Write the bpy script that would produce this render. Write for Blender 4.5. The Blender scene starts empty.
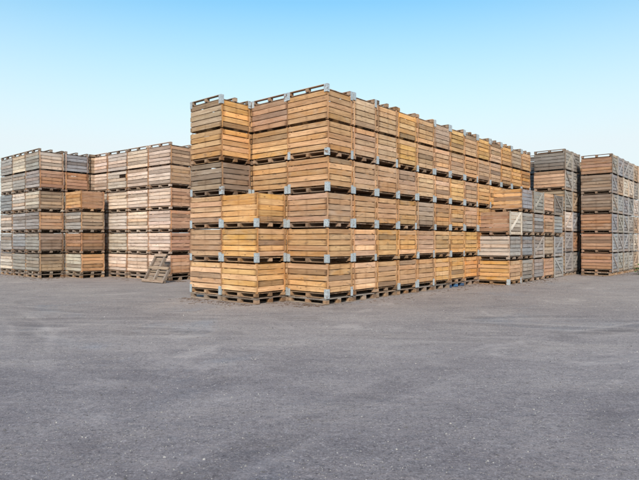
import bpy, bmesh, math, random
from mathutils import Vector, Matrix

random.seed(11)
S = bpy.context.scene
C = S.collection
R = math.radians

# ------------------------------------------------------------------ camera
CAM_H = 1.472
F_PX = 543.5                      # focal length in photo pixels (photo 639 wide)
cam = bpy.data.objects.new('camera', bpy.data.cameras.new('camera'))
C.objects.link(cam)
cam.data.sensor_width = 36.0
cam.data.lens = F_PX / 639 * 36.0
cam.data.clip_start = 0.05
cam.data.clip_end = 3000
cam.location = (0, 0, CAM_H)
cam.rotation_euler = (R(90), 0, 0)
S.camera = cam

# ------------------------------------------------------------------ materials
def new_mat(name):
    m = bpy.data.materials.new(name)
    m.use_nodes = True
    nt = m.node_tree
    b = nt.nodes['Principled BSDF']
    return m, nt, b

class NT:
    """small helper to write node graphs"""
    def __init__(self, nt): self.nt = nt
    def n(self, t, **k):
        x = self.nt.nodes.new(t)
        for a, v in k.items(): setattr(x, a, v)
        return x
    def link(self, a, b): self.nt.links.new(a, b)
    def math(self, op, a, b=None, c=None, clamp=False):
        x = self.n('ShaderNodeMath', operation=op); x.use_clamp = clamp
        for i, v in enumerate((a, b, c)):
            if v is None: continue
            if isinstance(v, (int, float)): x.inputs[i].default_value = v
            else: self.link(v, x.inputs[i])
        return x.outputs[0]
    def mix(self, f, a, b, mode='MIX'):
        x = self.n('ShaderNodeMix', data_type='RGBA', blend_type=mode)
        for s, v in ((x.inputs[0], f), (x.inputs[6], a), (x.inputs[7], b)):
            if isinstance(v, (int, float)): s.default_value = v
            elif isinstance(v, tuple): s.default_value = (*v, 1)
            else: self.link(v, s)
        return x.outputs[2]
    def noise(self, vec, scale, detail=3, rough=.55, dist=0):
        x = self.n('ShaderNodeTexNoise')
        x.inputs['Scale'].default_value = scale
        x.inputs['Detail'].default_value = detail
        x.inputs['Roughness'].default_value = rough
        x.inputs['Distortion'].default_value = dist
        if vec is not None: self.link(vec, x.inputs['Vector'])
        return x.outputs['Fac']
    def ramp(self, f, lo, hi, a=0., b=1.):
        x = self.n('ShaderNodeMapRange')
        x.inputs[1].default_value = lo; x.inputs[2].default_value = hi
        x.inputs[3].default_value = a; x.inputs[4].default_value = b
        self.link(f, x.inputs[0])
        return x.outputs[0]
    def scale(self, v, s):
        x = self.n('ShaderNodeVectorMath', operation='MULTIPLY')
        self.link(v, x.inputs[0]); x.inputs[1].default_value = s
        return x.outputs[0]

def wood_material(name):
    m, nt, b = new_mat(name)
    g = NT(nt)
    info = g.n('ShaderNodeObjectInfo')
    rnd = g.n('ShaderNodeAttribute', attribute_name='rnd').outputs['Fac']
    bco = g.n('ShaderNodeAttribute', attribute_name='bco').outputs['Vector']
    # one random number per board and per object
    seed = g.math('ADD', g.math('MULTIPLY', rnd, 57.3), g.math('MULTIPLY', info.outputs['Random'], 331.7))
    wn = g.n('ShaderNodeTexWhiteNoise', noise_dimensions='1D'); g.link(seed, wn.inputs['W'])
    sep = g.n('ShaderNodeSeparateColor'); g.link(wn.outputs['Color'], sep.inputs[0])
    r1, r2, r3 = sep.outputs[0], sep.outputs[1], sep.outputs[2]
    off = g.n('ShaderNodeCombineXYZ')
    g.link(g.math('MULTIPLY', r1, 40), off.inputs[0]); g.link(g.math('MULTIPLY', r2, 40), off.inputs[1])
    g.link(g.math('MULTIPLY', r3, 40), off.inputs[2])
    va = g.n('ShaderNodeVectorMath', operation='ADD'); g.link(bco, va.inputs[0]); g.link(off.outputs[0], va.inputs[1])
    v = va.outputs[0]
    grain = g.noise(g.scale(v, (1.4, 34, 34)), 1.0, 4, .62, .4)
    fine = g.noise(g.scale(v, (4, 110, 110)), 1.0, 2, .6)
    blotch = g.noise(g.scale(v, (2.2, 5, 5)), 1.0, 4, .6, .5)
    stain = g.noise(g.scale(v, (3.5, 11, 11)), 1.0, 5, .65, 1.0)
    # board to board: lightness, a shift to grey weathered wood, a shift to orange heartwood
    base = info.outputs['Color']
    hsv = g.n('ShaderNodeHueSaturation')
    g.link(base, hsv.inputs['Color'])
    g.link(g.ramp(r2, 0, 1, .486, .502), hsv.inputs['Hue'])
    g.link(g.ramp(r3, 0, 1, .86, 1.08), hsv.inputs['Saturation'])
    g.link(g.ramp(r1, 0, 1, .80, 1.16), hsv.inputs['Value'])
    col = hsv.outputs[0]
    silver = g.math('MULTIPLY', g.ramp(r3, .45, 1.0), g.ramp(blotch, .38, .66))
    col = g.mix(g.math('MULTIPLY', silver, .45, clamp=True), col, (.34, .305, .275))
    warm = g.math('MULTIPLY', g.ramp(r2, .72, 1.0), .5)
    col = g.mix(warm, col, g.mix(1.0, col, (1.12, .80, .60), 'MULTIPLY'))
    # one board in eight is old and dark
    old = g.math('MULTIPLY', g.math('GREATER_THAN', g.math('FRACT', g.math('MULTIPLY', r1, 7.31)), .90), .55)
    col = g.mix(old, col, (.17, .125, .095))
    col = g.mix(g.ramp(blotch, .40, .62, .32, 0), col, g.mix(1.0, col, (.66, .56, .48), 'MULTIPLY'))
    col = g.mix(g.ramp(blotch, .55, .72, 0, .35), col, g.mix(1.0, col, (1.22, 1.18, 1.12), 'MULTIPLY'))
    col = g.mix(g.ramp(grain, .38, .66, 0, .6), col, g.mix(1.0, col, (.52, .43, .36), 'MULTIPLY'))
    col = g.mix(g.ramp(fine, .45, .70, 0, .5), col, g.mix(1.0, col, (.62, .56, .52), 'MULTIPLY'))
    col = g.mix(g.ramp(stain, .58, .72, 0, .7), col, (.115, .085, .065))
    # knots
    vo = g.n('ShaderNodeTexVoronoi'); vo.inputs['Scale'].default_value = 1.0
    g.link(g.scale(v, (3.2, 8, 8)), vo.inputs['Vector'])
    knot = g.ramp(vo.outputs['Distance'], .05, .14, .8, 0)
    col = g.mix(g.math('MULTIPLY', knot, g.math('GREATER_THAN', r1, .35), clamp=True), col, (.11, .055, .03))
    # grime and rust run down where the boards are nailed: at both ends and over the middle batten
    ln = g.n('ShaderNodeAttribute', attribute_name='len').outputs['Fac']
    sx = g.n('ShaderNodeSeparateXYZ'); g.link(bco, sx.inputs[0])
    t = g.math('ABSOLUTE', sx.outputs[0])
    end = g.math('SUBTRACT', g.math('MULTIPLY', ln, .5), t)
    wob = g.math('MULTIPLY', stain, .11)
    grime = g.math('MAXIMUM', g.ramp(g.math('SUBTRACT', end, wob), -.045, .03, .75, 0), g.ramp(g.math('SUBTRACT', t, wob), -.05, .0, .30, 0))
    grime = g.math('MULTIPLY', grime, g.ramp(r2, .25, .8))
    col = g.mix(grime, col, g.mix(1.0, col, (.36, .29, .25), 'MULTIPLY'))
    fresh = g.math('MULTIPLY', g.math('GREATER_THAN', g.math('FRACT', g.math('MULTIPLY', r3, 5.71)), .93), .45)
    col = g.mix(fresh, col, g.mix(1.0, col, (1.45, 1.36, 1.22), 'MULTIPLY'))
    g.link(col, b.inputs['Base Color'])
    b.inputs['Roughness'].default_value = .82
    b.inputs['Specular IOR Level'].default_value = .25
    bump = g.n('ShaderNodeBump'); bump.inputs['Strength'].default_value = .35; bump.inputs['Distance'].default_value = .004
    g.link(g.math('ADD', grain, g.math('MULTIPLY', fine, .5)), bump.inputs['Height'])
    g.link(bump.outputs[0], b.inputs['Normal'])
    return m

WOOD = wood_material('weathered_wood')

def steel_material():
    m, nt, b = new_mat('galvanised_steel')
    g = NT(nt)
    info = g.n('ShaderNodeObjectInfo')
    tc = g.n('ShaderNodeTexCoord').outputs['Object']
    ad = g.n('ShaderNodeVectorMath', operation='ADD'); g.link(tc, ad.inputs[0])
    cx = g.n('ShaderNodeCombineXYZ'); g.link(g.math('MULTIPLY', info.outputs['Random'], 60), cx.inputs[0])
    g.link(cx.outputs[0], ad.inputs[1])
    sp = g.noise(ad.outputs[0], 34, 3, .6)
    ru = g.noise(ad.outputs[0], 13, 5, .65, .8)
    col = g.mix(g.ramp(sp, .35, .68), (.36, .405, .43), (.60, .65, .675))
    amount = g.math('ADD', g.ramp(info.outputs['Random'], 0, 1, .50, .70), 0)
    rust = g.math('MULTIPLY', g.math('SUBTRACT', ru, amount), 9, clamp=True)
    col = g.mix(g.math('MULTIPLY', info.outputs['Random'], .45), col, (.30, .31, .31))
    col = g.mix(rust, col, (.20, .10, .05))
    g.link(col, b.inputs['Base Color'])
    b.inputs['Metallic'].default_value = .35
    g.link(g.ramp(sp, .3, .7, .42, .62), b.inputs['Roughness'])
    return m
STEEL = steel_material()

# ------------------------------------------------------------------ mesh helpers
def link_mesh(name, mesh, parent=None):
    o = bpy.data.objects.new(name, mesh)
    C.objects.link(o)
    o.parent = parent
    return o

class Boards:
    """collects planks; every plank keeps its own grain coordinates and random number"""
    def __init__(self): self.v = []; self.f = []; self.r = []; self.b = []; self.l = []
    def add(self, c, s, axis=0, rot=None, jit=.0, rnd=None, taper=0):
        """box centred on c, size s, grain along axis; rot: 3x3 about its centre"""
        rnd = random.random() if rnd is None else rnd
        i0 = len(self.v)
        c = Vector(c)
        order = [axis] + [k for k in range(3) if k != axis]
        ch = min(.0035, min(s) * .18)            # small chamfer along the plank's long edges
        h = [x / 2 for x in s]
        p, q = order[1], order[2]
        ring = [(-h[p] + ch, -h[q]), (h[p] - ch, -h[q]), (h[p], -h[q] + ch), (h[p], h[q] - ch),
                (h[p] - ch, h[q]), (-h[p] + ch, h[q]), (-h[p], h[q] - ch), (-h[p], -h[q] + ch)]
        nseg = 1
        js = [[random.uniform(-jit, jit) for _ in range(2)] for _ in range(nseg + 1)]
        for k in range(nseg + 1):
            t = -h[axis] + 2 * h[axis] * k / nseg
            for (a, d) in ring:
                l = [0, 0, 0]
                l[axis] = t; l[p] = a + js[k][0] * (1 if s[p] > s[q] else .25); l[q] = d + js[k][1] * (1 if s[q] > s[p] else .25)
                vec = Vector(l)
                if rot is not None: vec = rot @ vec
                self.v.append(c + vec)
                self.r.append(rnd); self.l.append(s[axis])
                self.b.append((t, a, d))
        for k in range(nseg):
            for j in range(8):
                a0 = i0 + k * 8 + j; a1 = i0 + k * 8 + (j + 1) % 8
                self.f.append((a0, a1, a1 + 8, a0 + 8))
        self.f.append(tuple(i0 + j for j in range(7, -1, -1)))
        self.f.append(tuple(i0 + nseg * 8 + j for j in range(8)))
        return self
    def mesh(self, name, mat=None):
        me = bpy.data.meshes.new(name)
        me.from_pydata([tuple(x) for x in self.v], [], self.f)
        a = me.attributes.new('rnd', 'FLOAT', 'POINT'); a.data.foreach_set('value', self.r)
        a = me.attributes.new('len', 'FLOAT', 'POINT'); a.data.foreach_set('value', self.l)
        b = me.attributes.new('bco', 'FLOAT_VECTOR', 'POINT')
        b.data.foreach_set('vector', [x for t in self.b for x in t])
        bm = bmesh.new(); bm.from_mesh(me); bmesh.ops.recalc_face_normals(bm, faces=bm.faces); bm.to_mesh(me); bm.free()
        me.materials.append(mat or WOOD)
        return me

# ------------------------------------------------------------------ the wooden bin: meshes, several variants of each part
BA, BB, BH = 1.234, .950, .806            # outer width (x), depth (y), height
T = .021                                  # board thickness
Z0, NB = .132, 5                          # underside of the lowest board, number of boards
PITCH = (BH - .022 - Z0) / NB
POST = .052

def rows(tight):
    """heights of the boards of one panel: (z centre, height)"""
    if tight: return [(Z0 + PITCH * (k + .5), PITCH - .001) for k in range(NB)]
    out = []
    for k in range(NB):
        g = random.uniform(.012, .022)
        out.append((Z0 + PITCH * (k + .5) + random.uniform(-.002, .002), PITCH - g))
    return out

def end_panel_mesh(sgn, broken=False, tight=False):    # faces -y / +y, full width
    b = Boards()
    rr = rows(tight)
    for k, (z, h) in enumerate(rr):
        ln = BA - random.uniform(0, .022); dx = random.uniform(-.004, .004)
        ang = Matrix.Rotation(random.uniform(-.0045, .0045) * (not tight), 3, 'Y')
        if broken and k == 3:
            ln *= .62; dx = -BA * .19
        b.add((dx, sgn * (BB / 2 - T / 2 + random.uniform(-.004, .004)), z), (ln, T, h), 0, ang, .004)
    return b.mesh('end_panel')

def side_panel_mesh(sgn, tight=False):                 # faces -x / +x, between the corner posts
    b = Boards()
    for z, h in rows(tight):
        ln = BB - 2 * T - 2 * POST + .03 - random.uniform(0, .01)
        ang = Matrix.Rotation(random.uniform(-.0055, .0055) * (not tight), 3, 'X')
        b.add((sgn * (BA / 2 - T / 2 + .002 + random.uniform(-.002, .002)), random.uniform(-.004, .004), z), (T, ln, h), 1, ang, .002)
    return b.mesh('side_panel')

def post_mesh(sx, sy):
    b = Boards()
    b.add((sx * (BA / 2 - POST / 2 - .012), sy * (BB / 2 - T - POST / 2 - .001), (BH + .10) / 2 - .006), (POST, POST, BH - .10 - .012), 2, None, .001)
    return b.mesh('corner_post')

def floor_mesh():
    b = Boards()
    n = 7
    w = (BB - 2 * T - .01) / n
    for k in range(n):
        b.add((0, -BB / 2 + T + .005 + w * (k + .5), .106), (BA - 2 * T - .012, w - .012, .018), 0)
    return b.mesh('floor')

def skid_mesh(y, flush):                  # a bottom board with three blocks, running along x
    b = Boards()
    yy = y * (BB / 2 - .05)
    if flush: b.add((0, yy, .010), (BA - .016, .095, .019), 0)
    else: b.add((0, yy - y * .03, .010), (BA - .20, .05, .016), 0)
    for x in (-1, 0, 1):
        b.add((x * (BA / 2 - .055) + random.uniform(-.008, .008), yy, .058), (.094, .09, .074), 0)
    return b.mesh('skid')

def bracket_mesh(sx, sy, hh=.215, leg=.088):
    """bent steel angle round one bottom corner, flared foot, two bolt heads on each leg"""
    bm = bmesh.new()
    th = .004
    def box(x0, x1, y0, y1, z0, z1):
        vs = [bm.verts.new((x, y, z)) for x in (x0, x1) for y in (y0, y1) for z in (z0, z1)]
        for q in ((0, 1, 3, 2), (4, 6, 7, 5), (0, 4, 5, 1), (2, 3, 7, 6), (0, 2, 6, 4), (1, 5, 7, 3)):
            bm.faces.new([vs[i] for i in q])
    X, Y = BA / 2 + .004, BB / 2 + .003
    xs = sorted((sx * (X - leg), sx * (X + th))); ys = sorted((sy * Y, sy * (Y + th)))
    box(xs[0], xs[1], ys[0], ys[1], .004, hh)
    xs = sorted((sx * X, sx * (X + th))); ys = sorted((sy * (Y - leg), sy * (Y - .0005)))
    box(xs[0], xs[1], ys[0], ys[1], .004, hh)
    for z in (.15, .205):
        for along_x in (True, False):
            r = .011
            n = 6
            cx = sx * (X - leg * .5) if along_x else sx * (X + th)
            cy = sy * (Y + th) if along_x else sy * (Y - leg * .5)
            ra, rb = [], []
            for k in range(n):
                a = k / n * math.tau
                if along_x:
                    ra.append(bm.verts.new((cx + r * math.cos(a), cy - sy * .001, z + r * math.sin(a))))
                    rb.append(bm.verts.new((cx + r * math.cos(a), cy + sy * .006, z + r * math.sin(a))))
                else:
                    ra.append(bm.verts.new((cx - sx * .001, cy + r * math.cos(a), z + r * math.sin(a))))
                    rb.append(bm.verts.new((cx + sx * .006, cy + r * math.cos(a), z + r * math.sin(a))))
            for k in range(n):
                bm.faces.new((ra[k], ra[(k + 1) % n], rb[(k + 1) % n], rb[k]))
            bm.faces.new(rb)
    bmesh.ops.recalc_face_normals(bm, faces=bm.faces)
    me = bpy.data.meshes.new('corner_bracket'); bm.to_mesh(me); bm.free()
    me.materials.append(STEEL)
    return me

def brace_mesh(sx, flip):                 # diagonal plank nailed over a side panel
    b = Boards()
    L0 = BB - .15; H0 = BH - Z0 - .08
    ang = math.atan2(H0, L0) * flip
    b.add((sx * (BA / 2 + .002 + .013), 0, Z0 + H0 / 2 + .04), (.02, math.hypot(L0, H0) - .06, .085), 1, Matrix.Rotation(ang, 3, 'X'))
    return b.mesh('diagonal_brace')

def stile_mesh(sx, sy):                   # upright plank nailed at the edge of a braced side panel
    b = Boards()
    b.add((sx * (BA / 2 + .002 + .012), sy * (BB / 2 - .045), BH / 2), (.02, .085, BH - .016), 2)
    return b.mesh('edge_stile')

def rail_mesh(sx):                        # low plank closing the fork opening of a braced side
    b = Boards()
    b.add((sx * (BA / 2 - T / 2 + .002), 0, .072), (T, BB - .03, .10), 1)
    return b.mesh('bottom_rail')

def bearer_mesh(x):                       # solid bearer running the depth of the bin, added to block light through fork openings
    b = Boards()
    b.add((x * (BA / 2 - .05), 0, .049), (.09, BB - .03, .094), 1)
    return b.mesh('bearer')

NV = 9
M_END = {s: [end_panel_mesh(s, k == NV - 1) for k in range(NV)] for s in (-1, 1)}
M_SIDE = {s: [side_panel_mesh(s) for k in range(NV)] for s in (-1, 1)}
M_POST = {(sx, sy): post_mesh(sx, sy) for sx in (-1, 1) for sy in (-1, 1)}
M_FLOOR = floor_mesh()
M_SKID = {(y, f): [skid_mesh(y, f) for _ in range(3)] for y in (-1, 0, 1) for f in (True, False)}
M_TIGHT_END = {s: end_panel_mesh(s, tight=True) for s in (-1, 1)}  # unseen rear panels, board gaps shut so no slits of sky show through
M_TIGHT_SIDE = {s: side_panel_mesh(s, tight=True) for s in (-1, 1)}
M_BRK = {(sx, sy): bracket_mesh(sx, sy) for sx in (-1, 1) for sy in (-1, 1)}
M_BRACE = {(sx, fl): brace_mesh(sx, fl) for sx in (-1, 1) for fl in (-1, 1)}
M_RAIL = {1: rail_mesh(1)}
M_BEARER = {x: bearer_mesh(x) for x in (-1, 0, 1)}
M_STILE = {(sx, sy): stile_mesh(sx, sy) for sx in (-1, 1) for sy in (-1, 1)}

# colours of the wood (linear base colours); each is (word used in the label, colour)
PAL = {
    'tan':    ('tan', (.61, .382, .180)),
    'buff':   ('light greyish tan', (.60, .412, .240)),
    'gold':   ('golden yellow', (.71, .435, .165)),
    'pine':   ('pale pine', (.72, .470, .252)),
    'pink':   ('pinkish tan', (.57, .375, .225)),
    'orange': ('orange brown', (.61, .325, .120)),
    'gtan':   ('greyish tan', (.45, .345, .240)),
    'brown':  ('grey brown', (.30, .232, .172)),
    'rust':   ('reddish brown', (.42, .255, .150)),
    'silver': ('silver grey', (.36, .347, .328)),
    'pale':   ('pale bleached', (.62, .560, .480)),
    'blush':  ('pale pinkish', (.74, .605, .495)),
    'salmon': ('pinkish orange', (.62, .375, .230)),
    'blue':   ('bluish grey', (.32, .33, .35)),
    'dark':   ('dark grey', (.23, .212, .20)),
}
def tint(key, amt=.06):
    c = PAL[key][1]
    k = 1 + random.uniform(-amt, amt)
    return (min(1, c[0] * k), min(1, c[1] * k * (1 + random.uniform(-.03, .03))), min(1, c[2] * k * (1 + random.uniform(-.05, .05))), 1)

def mix(c, d, t): return tuple(c[i] * (1 - t) + d[i] * t for i in range(3)) + (1,)

def part(name, mesh, parent, color):
    o = link_mesh(name, mesh, parent)
    o.color = color
    return o

def make_bin(loc, rz, front, side, upturned=False, brackets=True, brace=None, skids=3, sc=(1, 1, 1), plain=False):
    """front: colour key of the -y face, side: colour key of the +x face"""
    t = bpy.data.objects.new('wooden_bin', None); C.objects.link(t)
    t.empty_display_size = .2
    cf, cs = tint(front), tint(side)
    ck = mix(cf, PAL['brown'][1], .75)  # dirty wood tone, darkened to paint shade into the fork openings
    # copies share mesh data; an upturned bin is the same bin turned over about its x axis
    pf = -1 if not upturned else 1
    for s in (-1, 1):
        e = part('end_panel', M_TIGHT_END[s] if s != pf else random.choice(M_END[s][:NV - 1] if random.random() < .97 else M_END[s]), t, cf if s == pf else mix(cf, cs, .5))
        sd = part('side_panel', random.choice(M_SIDE[s]) if s == 1 else M_TIGHT_SIDE[s], t, cs if s == 1 else mix(cf, cs, .5))
        if brace and s == 1:
            part('diagonal_brace', M_BRACE[(s, brace)], sd, mix(cs, PAL['pale'][1], random.uniform(.0, .3)))
            part('bottom_rail', M_RAIL[1], sd, mix(cs, PAL['gtan'][1], .3))
            for sy in (-1, 1):
                part('edge_stile', M_STILE[(s, sy)], sd, mix(cs, PAL['pale'][1], random.uniform(.0, .25)))
        for sy in (() if plain else (-1, 1)):
            part('corner_post', M_POST[(s, sy)], t, mix(cs, PAL['orange'][1], .45) if not brace else cs)
            if brackets:
                part('corner_bracket', M_BRK[(s, sy)], t, (1, 1, 1, 1)).scale.z = random.uniform(.78, 1.04)
    part('floor', M_FLOOR, t, ck)
    if plain:
        for x in (-1, 0, 1):
            part('bearer', M_BEARER[x], t, ck)
    elif not upturned:
        for x in (-1, 0):
            part('bearer', M_BEARER[x], t, ck)
    for y in () if plain else ((-1, 0, 1) if skids == 3 else (-1, 1)):
        part('skid', random.choice(M_SKID[(y, upturned)]), t, mix(cf, PAL['brown'][1], random.uniform(.35, .9)))  # skids browned as well, shade of the fork openings put into their colour
    t.scale = sc
    if upturned:
        t.matrix_world = Matrix.Translation((loc[0], loc[1], loc[2] + BH * sc[2])) @ Matrix.Rotation(rz, 4, 'Z') @ Matrix.Rotation(math.pi, 4, 'X') @ Matrix.Diagonal((*sc, 1))
    else:
        t.location = loc; t.rotation_euler = (0, 0, rz)
    return t

# ------------------------------------------------------------------ pallets
PH = .14
def pallet_meshes():
    w, d = 1.22, .95
    top = Boards()
    n = 6
    for k in range(n):
        x = -w / 2 + w / n * (k + .5)
        top.add((x, 0, PH - .011), (w / n - .045, d, .02), 1, None, .002)
    for y in (-1, 0, 1):
        top.add((0, y * (d / 2 - .05), PH - .032), (w, .09, .02), 0, None, .002)
    bot = Boards()
    for y in (-1, 0, 1):
        bot.add((0, y * (d / 2 - .05), .0115), (w, .095, .021), 0, None, .002)
    blk = Boards(); blk.add((0, 0, 0), (.12, .092, .073), 0)
    return top.mesh('deck'), bot.mesh('bottom_boards'), blk.mesh('block'), w, d
PM = [pallet_meshes() for _ in range(3)]
def make_pallet(loc, rz, sc=(1, 1, 1), blue=False, key='brown'):
    t = bpy.data.objects.new('pallet', None); C.objects.link(t); t.empty_display_size = .2
    top, bot, blk, w, d = random.choice(PM)
    c = mix(tint(key, .2), PAL['silver'][1], random.uniform(.1, .6))
    cb = (.03, .12, .32, 1) if blue else mix(c, PAL['tan'][1], random.uniform(.1, .6))
    part('deck', top, t, c); part('bottom_boards', bot, t, cb if blue else mix(c, PAL['gtan'][1], .5))
    for x in (-1, 0, 1):
        for y in (-1, 0, 1):
            o = part('block', blk, t, cb)
            o.location = (x * (w / 2 - .062), y * (d / 2 - .05), .059)
    t.location = loc; t.rotation_euler = (0, 0, rz); t.scale = sc
    return t

# ------------------------------------------------------------------ stacks
ORD = ['first', 'second', 'third', 'fourth', 'fifth', 'sixth', 'seventh', 'eighth', 'ninth', 'tenth', 'eleventh', 'twelfth', 'thirteenth']
TIER = ['bottom tier', 'second tier', 'third tier', 'fourth tier', 'fifth tier', 'sixth tier']

class Row:
    """a grid of stacks: corner = near corner on the ground, yaw = heading of the side that runs back to the right"""
    def __init__(self, px, depth, yaw, pa, pb, tier, pallet=True, sc=(1, 1, 1)):
        self.c = Vector(((px - 319.5) / F_PX * depth, depth))
        y = R(yaw)
        self.v = Vector((math.sin(y), math.cos(y))); self.u = Vector((-math.cos(y), math.sin(y)))
        self.rz = -y; self.pa, self.pb, self.tier, self.pallet, self.sc = pa, pb, tier, pallet, sc
    def stack(self, iu, iv, bins, phrase, group, pal_label=None, blue=False, jit=.008, pallet_key='brown'):
        """bins: list of dicts or None, bottom first"""
        p = self.c + self.u * self.pa * (iu + .5) + self.v * self.pb * (iv + .5)
        z = 0
        if self.pallet:
            o = make_pallet((p.x, p.y, 0), self.rz + random.uniform(-.012, .012), (self.sc[0], self.sc[1], 1), blue, pallet_key)
            o['label'] = ('pallet with blue blocks' if blue else 'low pallet') + ' on the ground under the ' + phrase
            o['category'] = 'pallet'; o['group'] = 'pallets under the bin stacks'
            z = PH
        for k, b in enumerate(bins):
            zz = z + k * self.tier
            if b is None: continue
            b = dict(b)
            q = p + self.u * random.uniform(-jit, jit) + self.v * random.uniform(-jit, jit)
            up = b.pop('up', False)
            o = make_bin((q.x, q.y, zz), self.rz + random.uniform(-.006, .006), upturned=up, sc=self.sc, **b)
            fw, sw = PAL[b['front']][0], PAL[b['side']][0]
            if up:
                o['label'] = f'{fw} upturned wooden bin atop the {phrase}'
            else:
                o['label'] = f'{fw} wooden bin, {TIER[k]} of the {phrase}'
            o['category'] = 'wooden bin'; o['group'] = group

def B(front, side=None, **k):
    d = dict(front=front, side=side or front); d.update(k); return d

# --- central block ------------------------------------------------
main = Row(327.2, 12.225, 40.76, 1.263, .984, .8127)
G = 'wooden bins in the big central block'
def pick(*w): return random.choice(w)
nb = dict(brackets=False)
main.stack(2, -1, [B('pine'), B('pink'), B('pine', 'tan'), B('brown', 'brown'), B('tan', 'gold', **nb), B('gtan', 'gold', up=True)],
           'leftmost tall stack of the central block', G)
main.stack(1, -1, [B('gold', 'gold', **nb), B('gold', 'tan'), B('gold', 'gold')],
           'low three-bin stack jutting from the central block', G)
main.stack(1, 0, [B('tan'), B('tan'), B('tan'), B('tan'), B('gold', 'tan', **nb), B('pink', 'tan', up=True)],
           'tall stack behind the low jutting one', G)
spec = {
    0: ['tan', 'tan', 'pink', 'tan', 'tan', 'tan'],
    1: ['pine', 'pine', 'tan', 'tan', 'tan', 'tan'],
    2: ['tan', 'gold', 'tan', 'tan', 'tan', 'tan'],
    3: ['tan', 'gold', 'tan', 'tan', 'gold', 'gold'],
    4: ['tan', 'pink', 'gtan', 'tan', 'pink', 'pine'],
    5: ['gold', 'tan', 'tan', 'pine', 'pine', 'gtan'],
    6: ['gold', 'gold', 'tan', 'gold', 'tan', 'gold'],
    7: ['orange', 'gold', 'pink', 'tan', 'tan', 'pink'],
    8: ['orange', 'orange', 'gold', 'gold', 'tan', 'gold'],
    9: ['orange', 'orange', 'orange', 'gold', 'tan', 'tan'],
    10: ['orange', 'orange', 'orange', 'tan', 'gold', 'gold'],
    11: ['orange', 'orange', 'orange', 'orange', 'gold', 'gtan'],
    12: ['orange', 'orange', 'gold', 'orange', 'orange', 'tan'],
}
for n in range(13):
    bl = []
    for k, key in enumerate(spec[n]):
        if k >= 3 and key == 'tan': key = pick('buff', 'buff', 'tan')
        fr = key
        up = k == 5
        br = random.random() < (.74 if k else .4)
        if n == 0: br = True
        if up: br = n not in (2, 3, 4)
        bl.append(B(fr, key, up=up, brackets=br, skids=pick(2, 2, 3)))
    ph = 'near corner stack of the central block' if n == 0 else f'{ORD[n]} stack back along the central row'
    main.stack(0, n, bl, ph, G, blue=(n == 6))

# unseen bins put in behind, closing the front gaps and fork openings to daylight
def behind(row, iu, iv, key, phrase, group):
    bl = [B(key, key, up=(k == 5), brackets=False, skids=2, plain=True) for k in range(6)]
    row.stack(iu, iv, bl, phrase, group)
for n in range(1, 13):
    behind(main, 1, n, 'tan', f'unseen stack behind the {ORD[n]} one of the central row', G)
behind(main, 2, 0, 'tan', 'unseen stack behind the leftmost central stack', G)
behind(main, 2, 1, 'tan', 'unseen third stack deep behind the leftmost central one', G)

# --- left blocks ----------------------------------------------------
G = 'wooden bins in the grey far left block'
l1 = Row(38.7, 20.86, 40.76, 1.335, .995, .8127, sc=(1.035, 1.01, 1))
cols = [
    [('silver', 'gtan'), ('silver', 'brown'), ('silver', 'pink'), ('pale', 'gtan'), ('silver', 'rust'), ('silver', 'pale')],
    [('silver', 'gtan'), ('blue', 'brown'), ('silver', 'gtan'), ('pale', 'gtan'), ('silver', 'gtan'), ('pale', 'gtan')],
    [('pale', 'gtan'), ('silver', 'gtan'), ('pale', 'gtan'), ('blue', 'gtan'), ('pale', 'gtan'), ('silver', 'gtan')],
    [('silver', 'gtan')] * 6,
]
l1ph = ['corner stack of the grey far left block', 'second stack left of the far-left block corner',
        'third stack left of the far-left block corner', 'x']
for i in range(3):
    l1.stack(i, 0, [B(f, s, up=(k == 5), **nb) for k, (f, s) in enumerate(cols[i])], l1ph[i], G)
l1.stack(0, 1, [B('silver', 'gtan', **nb)] * 4 + [B('rust', 'rust', **nb), B('blue', 'blue', up=True, **nb)],
         'stack behind the far-left block corner stack', G)
l1.stack(-1, 1, [B('pale', 'tan', **nb), B('rust', 'rust', **nb), B('silver', 'gtan', **nb), B('tan', 'rust', **nb)],
         'short four-bin stack between the left blocks', 'wooden bins in the short left stack')

G = 'wooden bins in the pale left block'
l2 = Row(170.5, 19.5, 37.3, 1.36, .99, .813, sc=(1.05, 1, 1))
l2ph = ['corner stack of the pale left block', 'second stack left of the pale block corner',
        'third stack left of the pale block corner', 'far end stack of the pale left block']
for i in range(4):
    bl = []
    for k in range(6):
        bl.append(B(pick('blush', 'blush', 'pale') if k else 'blush', 'salmon' if k < 4 else 'pink', up=(k == 5), brackets=False, skids=2))
    l2.stack(i, 0, bl, l2ph[i], G)

for i in range(6):
    behind(l2, i, 1, 'gtan', f'rear stack behind the {ORD[i]} pale block stack', G)
behind(l1, 0, 2, 'gtan', 'unseen rearmost stack of the grey far left block', 'wooden bins in the grey far left block')
for i in (1, 2, 3):
    behind(l1, i, 1, 'gtan', f'rear stack behind the {ORD[i]} far-left block stack', 'wooden bins in the grey far left block')

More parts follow.
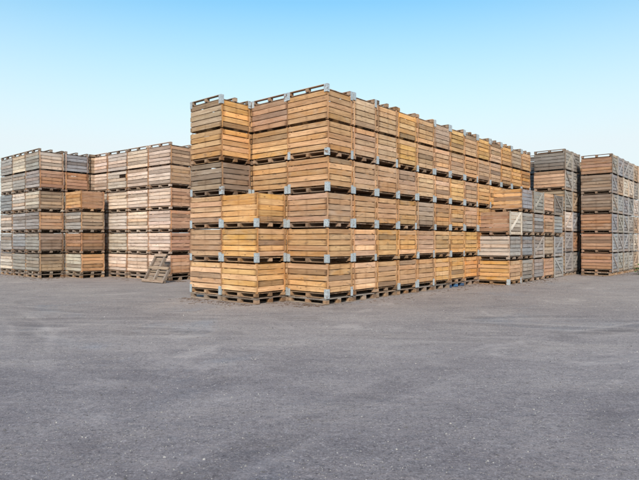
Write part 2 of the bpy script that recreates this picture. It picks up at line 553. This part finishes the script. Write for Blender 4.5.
# --- right blocks ---------------------------------------------------
G = 'wooden bins in the short right row'
r1 = Row(509.4, 17.67, 40.76, 1.263, 1.12, .813, pallet=False, sc=(1, 1.14, 1))
r1.stack(0, 0, [B('gold', 'pink'), B('pale', 'silver', **nb), B('rust', 'pale', brace=1, **nb)],
         'three-bin front stack of the short right row', G)
r1.stack(0, 1, [B('gtan', 'silver', **nb), B('gtan', 'blue', **nb), B('gtan', 'silver', **nb), B('tan', 'blue', **nb)],
         'second stack back in the short right row', G)
r1.stack(0, 2, [B('gtan', 'silver', **nb), B('gtan', 'silver', brace=1, **nb), B('gtan', 'blue', **nb), B('gtan', 'silver', brace=1, **nb)],
         'third stack back in the short right row', G)
r1.stack(0, 3, [B('gtan', 'pink', **nb), B('gtan', 'gtan', **nb), B('gtan', 'pink', **nb), B('gtan', 'pink', **nb)],
         'fourth stack back in the short right row', G)
r1.stack(0, 4, [B('gtan', 'blue', brace=-1, **nb), B('gtan', 'blue', brace=1, **nb), B('gtan', 'blue', **nb), B('gtan', 'dark', brace=-1, **nb)],
         'fifth stack back in the short right row', G)

G = 'wooden bins in the tall grey right block'
r3 = Row(565, 22.05, 40.76, 1.27, 1.05, .842, sc=(1.0, 1.075, 1.036))
r3.stack(0, 0, [B('gtan', 'silver', brace=1, **nb), B('gtan', 'silver', brace=1, **nb), B('gtan', 'pale', brace=1, **nb), B('gtan', 'silver', brace=-1, **nb),
                B('pink', 'silver', brace=-1, **nb), B('dark', 'silver', brace=1, up=True, **nb)], 'near stack of the tall grey right block', G)
r3.stack(0, 1, [B('gtan', 'silver', brace=1, **nb), B('gtan', 'rust', brace=1, **nb), B('gtan', 'blue', brace=1, **nb), B('gtan', 'gtan', brace=1, **nb),
                B('gtan', 'silver', brace=1, **nb), B('gtan', 'silver', brace=-1, up=True, **nb)], 'back stack of the tall grey right block', G)
r3.stack(1, .9, [B('dark', 'dark', up=(k == 5), **nb) for k in range(6)], 'dark stack left of the tall grey block', G)

G = 'wooden bins in the block at the right edge'
r4 = Row(612, 22.15, 40.76, 1.20, 1.02, .8127, sc=(.955, 1.04, 1))
f4 = ['rust', 'rust', 'rust', 'brown', 'brown', 'rust']
for n in range(6):
    bl = []
    for k in range(6):
        bl.append(B(f4[k] if n == 0 else 'gtan', pick('silver', 'silver', 'blue', 'gtan', 'pale') if n else pick('silver', 'blue'),
                    up=(k == 5), brace=pick(1, -1, -1), brackets=False, skids=2))
    r4.stack(0, n, bl, 'front stack of the right edge block' if n == 0 else f'{ORD[n]} stack back in the right edge block', G, pallet_key='gtan')

for n in (1, 2, 3, 4, 5):
    behind(r4, 1, n + .1, 'gtan', f'{ORD[n - 1]} unseen rear stack of the right edge block', G)

# ------------------------------------------------------------------ pallet leaning on the pale block
def leaning():
    t = bpy.data.objects.new('broken_pallet', None); C.objects.link(t)
    w, h = 1.16, 1.12
    for i, (x, l) in enumerate(((-w / 2 + .05, h), (0, h), (w / 2 - .05, h * .55))):
        b = Boards(); b.add((x, .045, l / 2), (.075, .085, l), 2)
        part('stringer', b.mesh('stringer'), t, mix(PAL['brown'][1], PAL['silver'][1], .35))
    b = Boards()
    for k in range(8):
        z = .06 + k * (h - .12) / 7
        full = k < 4
        b.add((0 if full else -w * .23, .10, z), (w if full else w * .54, .02, .10), 0, None, .006)
    part('back_boards', b.mesh('back_boards'), t, tint('brown'))
    b = Boards()
    for z, l, dx in ((.055, w + .04, 0), (h * .50, w, 0), (h - .07, w * .58, -w * .2)):
        b.add((dx, -.010, z), (l, .022, .10), 0, None, .006)
    part('front_boards', b.mesh('front_boards'), t, mix(PAL['gtan'][1], PAL['brown'][1], .6))
    t['label'] = 'small broken grey pallet leaning against the pale block corner'; t['category'] = 'pallet'
    return t
lp = leaning()
fpt = l2.c - l2.u * .13 - l2.v * .88
lp.matrix_world = Matrix.Translation((fpt.x, fpt.y, .01)) @ Matrix.Rotation(l2.rz, 4, 'Z') @ Matrix.Rotation(R(-30), 4, 'X')

# ------------------------------------------------------------------ weed by the right block
def weed():
    random.seed(5)
    t = bpy.data.objects.new('weed', None); C.objects.link(t)
    m, nt, b = new_mat('weed_leaf')
    g = NT(nt)
    r = g.n('ShaderNodeAttribute', attribute_name='rnd').outputs['Fac']
    g.link(g.mix(r, (.035, .085, .012), (.09, .17, .03)), b.inputs['Base Color'])
    b.inputs['Roughness'].default_value = .6
    b.inputs['Subsurface Weight'].default_value = 0
    vs, fs, rr = [], [], []
    sv, sf = [], []
    for k in range(26):
        a = random.uniform(0, math.tau); h = random.uniform(.18, .5); lean = random.uniform(.05, .30)
        r0 = random.uniform(0, .22); a0 = random.uniform(0, math.tau)
        base = Vector((r0 * math.cos(a0), r0 * math.sin(a0), 0))
        top = base + Vector((math.cos(a) * lean, math.sin(a) * lean, h))
        side = Vector((-math.sin(a), math.cos(a), 0)) * .005
        i = len(sv); out = Vector((math.cos(a), math.sin(a), 0)) * .005
        sv += [base - side, base + side, base + out, top]; sf += [(i, i + 1, i + 3), (i + 1, i + 2, i + 3), (i + 2, i, i + 3)]
        for q in range(9):
            p = base.lerp(top, random.uniform(.3, 1.0))
            d = Vector((random.gauss(0, 1), random.gauss(0, 1), random.uniform(-.2, .8))).normalized()
            n = d.cross(Vector((random.gauss(0, 1), random.gauss(0, 1), random.gauss(0, 1)))).normalized()
            L = random.uniform(.05, .11); W = L * .34
            i = len(vs)
            vs += [p, p + d * L * .5 + n * W, p + d * L, p + d * L * .5 - n * W]
            fs.append((i, i + 1, i + 2, i + 3)); rr += [random.random()] * 4
    me = bpy.data.meshes.new('leaves'); me.from_pydata([tuple(x) for x in vs], [], fs)
    at = me.attributes.new('rnd', 'FLOAT', 'POINT'); at.data.foreach_set('value', rr)
    me.materials.append(m); link_mesh('leaves', me, t)
    me = bpy.data.meshes.new('stems'); me.from_pydata([tuple(x) for x in sv], [], sf); me.materials.append(m); link_mesh('stems', me, t)
    t['label'] = 'green weed growing beside the right edge block'; t['category'] = 'plant'
    return t
w = weed()
w.location = (13.75, 23.05, 0); w.scale = (1.15, 1.15, 1.0)

# ------------------------------------------------------------------ ground
def ground_material():
    m, nt, b = new_mat('yard_ground')
    g = NT(nt)
    co = g.n('ShaderNodeTexCoord').outputs['Object']
    big = g.noise(co, .16, 4, .6, .6)
    mid = g.noise(co, .8, 5, .62, .5)
    small = g.noise(co, 7, 5, .68)
    grit = g.noise(co, 60, 4, .75)
    grit2 = g.noise(co, 170, 2, .7)
    streak = g.noise(g.scale(co, (.30, 1.5, 1)), 1.0, 6, .7, 1.6)
    coarse = g.noise(co, 22, 4, .75)
    blue = g.noise(co, .33, 5, .65, 1.2)
    col = g.mix(g.ramp(mid, .3, .7), (.165, .150, .149), (.245, .224, .214))
    col = g.mix(g.ramp(big, .42, .64, 0, .7), col, (.285, .262, .245))
    col = g.mix(g.ramp(streak, .50, .70, 0, .5), col, (.33, .30, .265))
    col = g.mix(g.ramp(streak, .46, .31, 0, .45), col, (.125, .115, .118))
    col = g.mix(g.ramp(blue, .56, .70, 0, .5), col, (.19, .215, .245))
    col = g.mix(g.ramp(small, .52, .72, 0, .6), col, (.125, .113, .114))
    col = g.mix(g.ramp(small, .46, .28, 0, .5), col, (.29, .268, .258))
    col = g.mix(g.ramp(coarse, .54, .68, 0, .85), col, (.085, .077, .08))
    col = g.mix(g.ramp(coarse, .45, .31, 0, .85), col, (.36, .34, .33))
    col = g.mix(g.ramp(grit, .54, .68, 0, .85), col, (.06, .055, .057))
    col = g.mix(g.ramp(grit, .45, .31, 0, .85), col, (.44, .42, .41))
    col = g.mix(g.ramp(grit2, .60, .76, 0, .7), col, (.46, .44, .43))
    g.link(col, b.inputs['Base Color'])
    b.inputs['Roughness'].default_value = .9
    b.inputs['Specular IOR Level'].default_value = .25
    sxy = g.n('ShaderNodeSeparateXYZ'); g.link(co, sxy.inputs[0])
    wob = g.math('MULTIPLY', g.math('SUBTRACT', mid, .5), .35)
    for cx, cy, rad in ((-16, 2, 13.2), (-16.5, 2.2, 11.6), (2, 34, 25.5), (1.6, 34, 23.7), (14, -6, 17.5), (14, -6, 15.7), (-3, -14, 22.6), (-3, -14.3, 24.5)):
        dx = g.math('SUBTRACT', sxy.outputs[0], cx); dy = g.math('SUBTRACT', sxy.outputs[1], cy)
        r = g.math('SQRT', g.math('ADD', g.math('MULTIPLY', dx, dx), g.math('MULTIPLY', dy, dy)))
        d = g.math('ABSOLUTE', g.math('ADD', g.math('SUBTRACT', r, rad), wob))
        band = g.math('MULTIPLY', g.ramp(d, .10, .24, 1, 0), g.ramp(blue, .42, .60, 0, .42))
        col = g.mix(band, col, g.mix(1.0, col, (.62, .60, .60), 'MULTIPLY'))
        rim = g.math('MULTIPLY', g.ramp(g.math('ABSOLUTE', g.math('SUBTRACT', d, .27)), .0, .09, 1, 0), g.ramp(blue, .42, .60, 0, .3))
        col = g.mix(rim, col, (.36, .33, .305))
    patch = g.noise(co, .45, 6, .7, 1.5)
    col = g.mix(g.ramp(patch, .56, .66, 0, .38), col, (.40, .37, .345))
    col = g.mix(g.ramp(patch, .44, .34, 0, .40), col, g.mix(1.0, col, (.60, .58, .58), 'MULTIPLY'))
    # dusty round the stacks, darker towards the camera
    sx = g.n('ShaderNodeSeparateXYZ'); g.link(co, sx.inputs[0])
    dist = g.math('ADD', sx.outputs[1], g.math('MULTIPLY', g.math('ADD', big, mid), 5.5))
    col = g.mix(g.ramp(dist, 8.0, 13.5, .9, 0), col, g.mix(1.0, col, (.64, .63, .66), 'MULTIPLY'))
    col = g.mix(g.ramp(sx.outputs[1], 5, 12), g.mix(1.0, col, (1.12, 1.05, 1.07), 'MULTIPLY'), g.mix(1.0, col, (1.16, 1.045, .98), 'MULTIPLY'))
    g.link(col, b.inputs['Base Color'])
    h = g.math('ADD', g.math('MULTIPLY', mid, .6), g.math('ADD', g.math('MULTIPLY', small, .22), g.math('MULTIPLY', grit, .06)))
    bump = g.n('ShaderNodeBump'); bump.inputs['Strength'].default_value = .8; bump.inputs['Distance'].default_value = .09
    g.link(h, bump.inputs['Height']); g.link(bump.outputs[0], b.inputs['Normal'])
    return m
me = bpy.data.meshes.new('ground')
me.from_pydata([(-900, -900, 0), (900, -900, 0), (900, 900, 0), (-900, 900, 0)], [], [(0, 1, 2, 3)])
me.materials.append(ground_material())
gr = link_mesh('ground', me); gr['kind'] = 'structure'

def gravel():
    random.seed(3)
    m, nt, b = new_mat('gravel_stone')
    g = NT(nt)
    r = g.n('ShaderNodeAttribute', attribute_name='rnd').outputs['Fac']
    g.link(g.mix(r, (.08, .074, .074), (.36, .34, .325)), b.inputs['Base Color'])
    b.inputs['Roughness'].default_value = .85
    vs, fs, rr = [], [], []
    n = 24000
    while n:
        y = 2.2 + 19 * random.random() ** 1.9
        x = random.uniform(-.72, .72) * (y + .5)
        # keep off the footprints of the stacks
        d = Vector((x, y)) - main.c
        if d.dot(main.v) > -1.1 and d.dot(main.u) > -.05: continue
        d = Vector((x, y)) - r1.c
        if d.dot(r1.v) > -.05 and d.dot(r1.u) > -.1: continue
        n -= 1
        s = random.uniform(.002, .0055) * (1 + 1.2 * (random.random() ** 20)) * (.8 + .05 * y)
        a = random.uniform(0, math.tau); i = len(vs)
        for k in range(5):
            q = a + k * math.tau / 5; e = s * random.uniform(.7, 1.2)
            vs.append((x + e * math.cos(q), y + e * math.sin(q) * .9, -.001))
        for k in range(5):
            q = a + k * math.tau / 5 + .3; e = s * random.uniform(.45, .8)
            vs.append((x + e * math.cos(q), y + e * math.sin(q) * .9, s * random.uniform(.55, .95)))
        for k in range(5):
            k2 = (k + 1) % 5
            fs.append((i + k, i + k2, i + 5 + k2, i + 5 + k))
        fs.append(tuple(i + 5 + k for k in range(5)))
        rr += [random.random() ** 1.7] * 10
    me = bpy.data.meshes.new('gravel'); me.from_pydata(vs, [], fs)
    at = me.attributes.new('rnd', 'FLOAT', 'POINT'); at.data.foreach_set('value', rr)
    me.materials.append(m)
    o = link_mesh('gravel', me); o['kind'] = 'stuff'
    o['label'] = 'small loose grey stones scattered over the yard'; o['category'] = 'gravel'
gravel()

def splinters():
    random.seed(8)
    b = Boards()
    feet = []
    for row, us, vs in ((main, (0, 1), (0, 9)), (l2, (-.5, 3), (0, .2)), (r1, (0, 1), (0, 4)), (l1, (-1, 3), (0, 1)), (r4, (0, 1), (0, 4))):
        for k in range(170):
            e = abs(random.gauss(0, .35)) + .02
            if random.random() < .5: p = row.c + row.v * random.uniform(*vs) - row.u * e
            else: p = row.c + row.u * row.pa * random.uniform(*us) - row.v * e
            feet.append(p)
    for k in range(150):
        e = abs(random.gauss(0, .3)) + .02
        feet.append(main.c + main.u * main.pa * random.uniform(1, 3) - main.v * (main.pb + e))
    for p in feet:
        L = random.uniform(.02, .11) * (1 + (random.random() < .06)); h = random.uniform(.003, .009)
        b.add((p.x, p.y, h / 2 + .001), (L, random.uniform(.006, .02), h), 0, Matrix.Rotation(random.uniform(0, 3.1), 3, 'Z'))
    o = link_mesh('splinters', b.mesh('splinters')); o.color = (.20, .14, .095, 1)
    o['kind'] = 'stuff'; o['label'] = 'wood splinters and bark bits lying at the foot of the stacks'; o['category'] = 'wood debris'
splinters()

# ------------------------------------------------------------------ light
SUN_EL, SUN_AZ = R(34), R(181)      # azimuth clockwise from +y: behind the camera
wd = bpy.data.worlds.new('World'); S.world = wd; wd.use_nodes = True
nt = wd.node_tree
bg = nt.nodes['Background']
sky = nt.nodes.new('ShaderNodeTexSky'); sky.sky_type = 'NISHITA'
sky.sun_disc = False
sky.sun_elevation = SUN_EL; sky.sun_rotation = SUN_AZ
sky.air_density = 2.0; sky.dust_density = 0.3; sky.ozone_density = 8.0
g = NT(nt)
sep = nt.nodes.new('ShaderNodeSeparateXYZ')
nt.links.new(nt.nodes.new('ShaderNodeTexCoord').outputs['Generated'], sep.inputs[0])
low = g.ramp(sep.outputs[2], .40, .16, 0, .9)          # pale haze towards the horizon
nt.links.new(g.mix(low, g.mix(1.0, sky.outputs[0], (.84, 1.06, 1.0), 'MULTIPLY'), (4.3, 4.66, 4.9)), bg.inputs[0])
bg.inputs[1].default_value = .135
sl = bpy.data.lights.new('sun', 'SUN'); sl.energy = 3.6; sl.angle = R(12); sl.color = (1, .89, .74)
so = bpy.data.objects.new('sun', sl); C.objects.link(so)
sd = Vector((math.sin(SUN_AZ) * math.cos(SUN_EL), math.cos(SUN_AZ) * math.cos(SUN_EL), math.sin(SUN_EL)))
so.rotation_euler = sd.to_track_quat('Z', 'Y').to_euler()
so.location = (0, -10, 20)

S.view_settings.view_transform = 'Standard'
S.view_settings.look = 'None'
S.view_settings.gamma = 1
S.view_settings.use_curve_mapping = False
S.view_settings.exposure = 0.52
S.cycles.max_bounces = 6
S.cycles.diffuse_bounces = 2
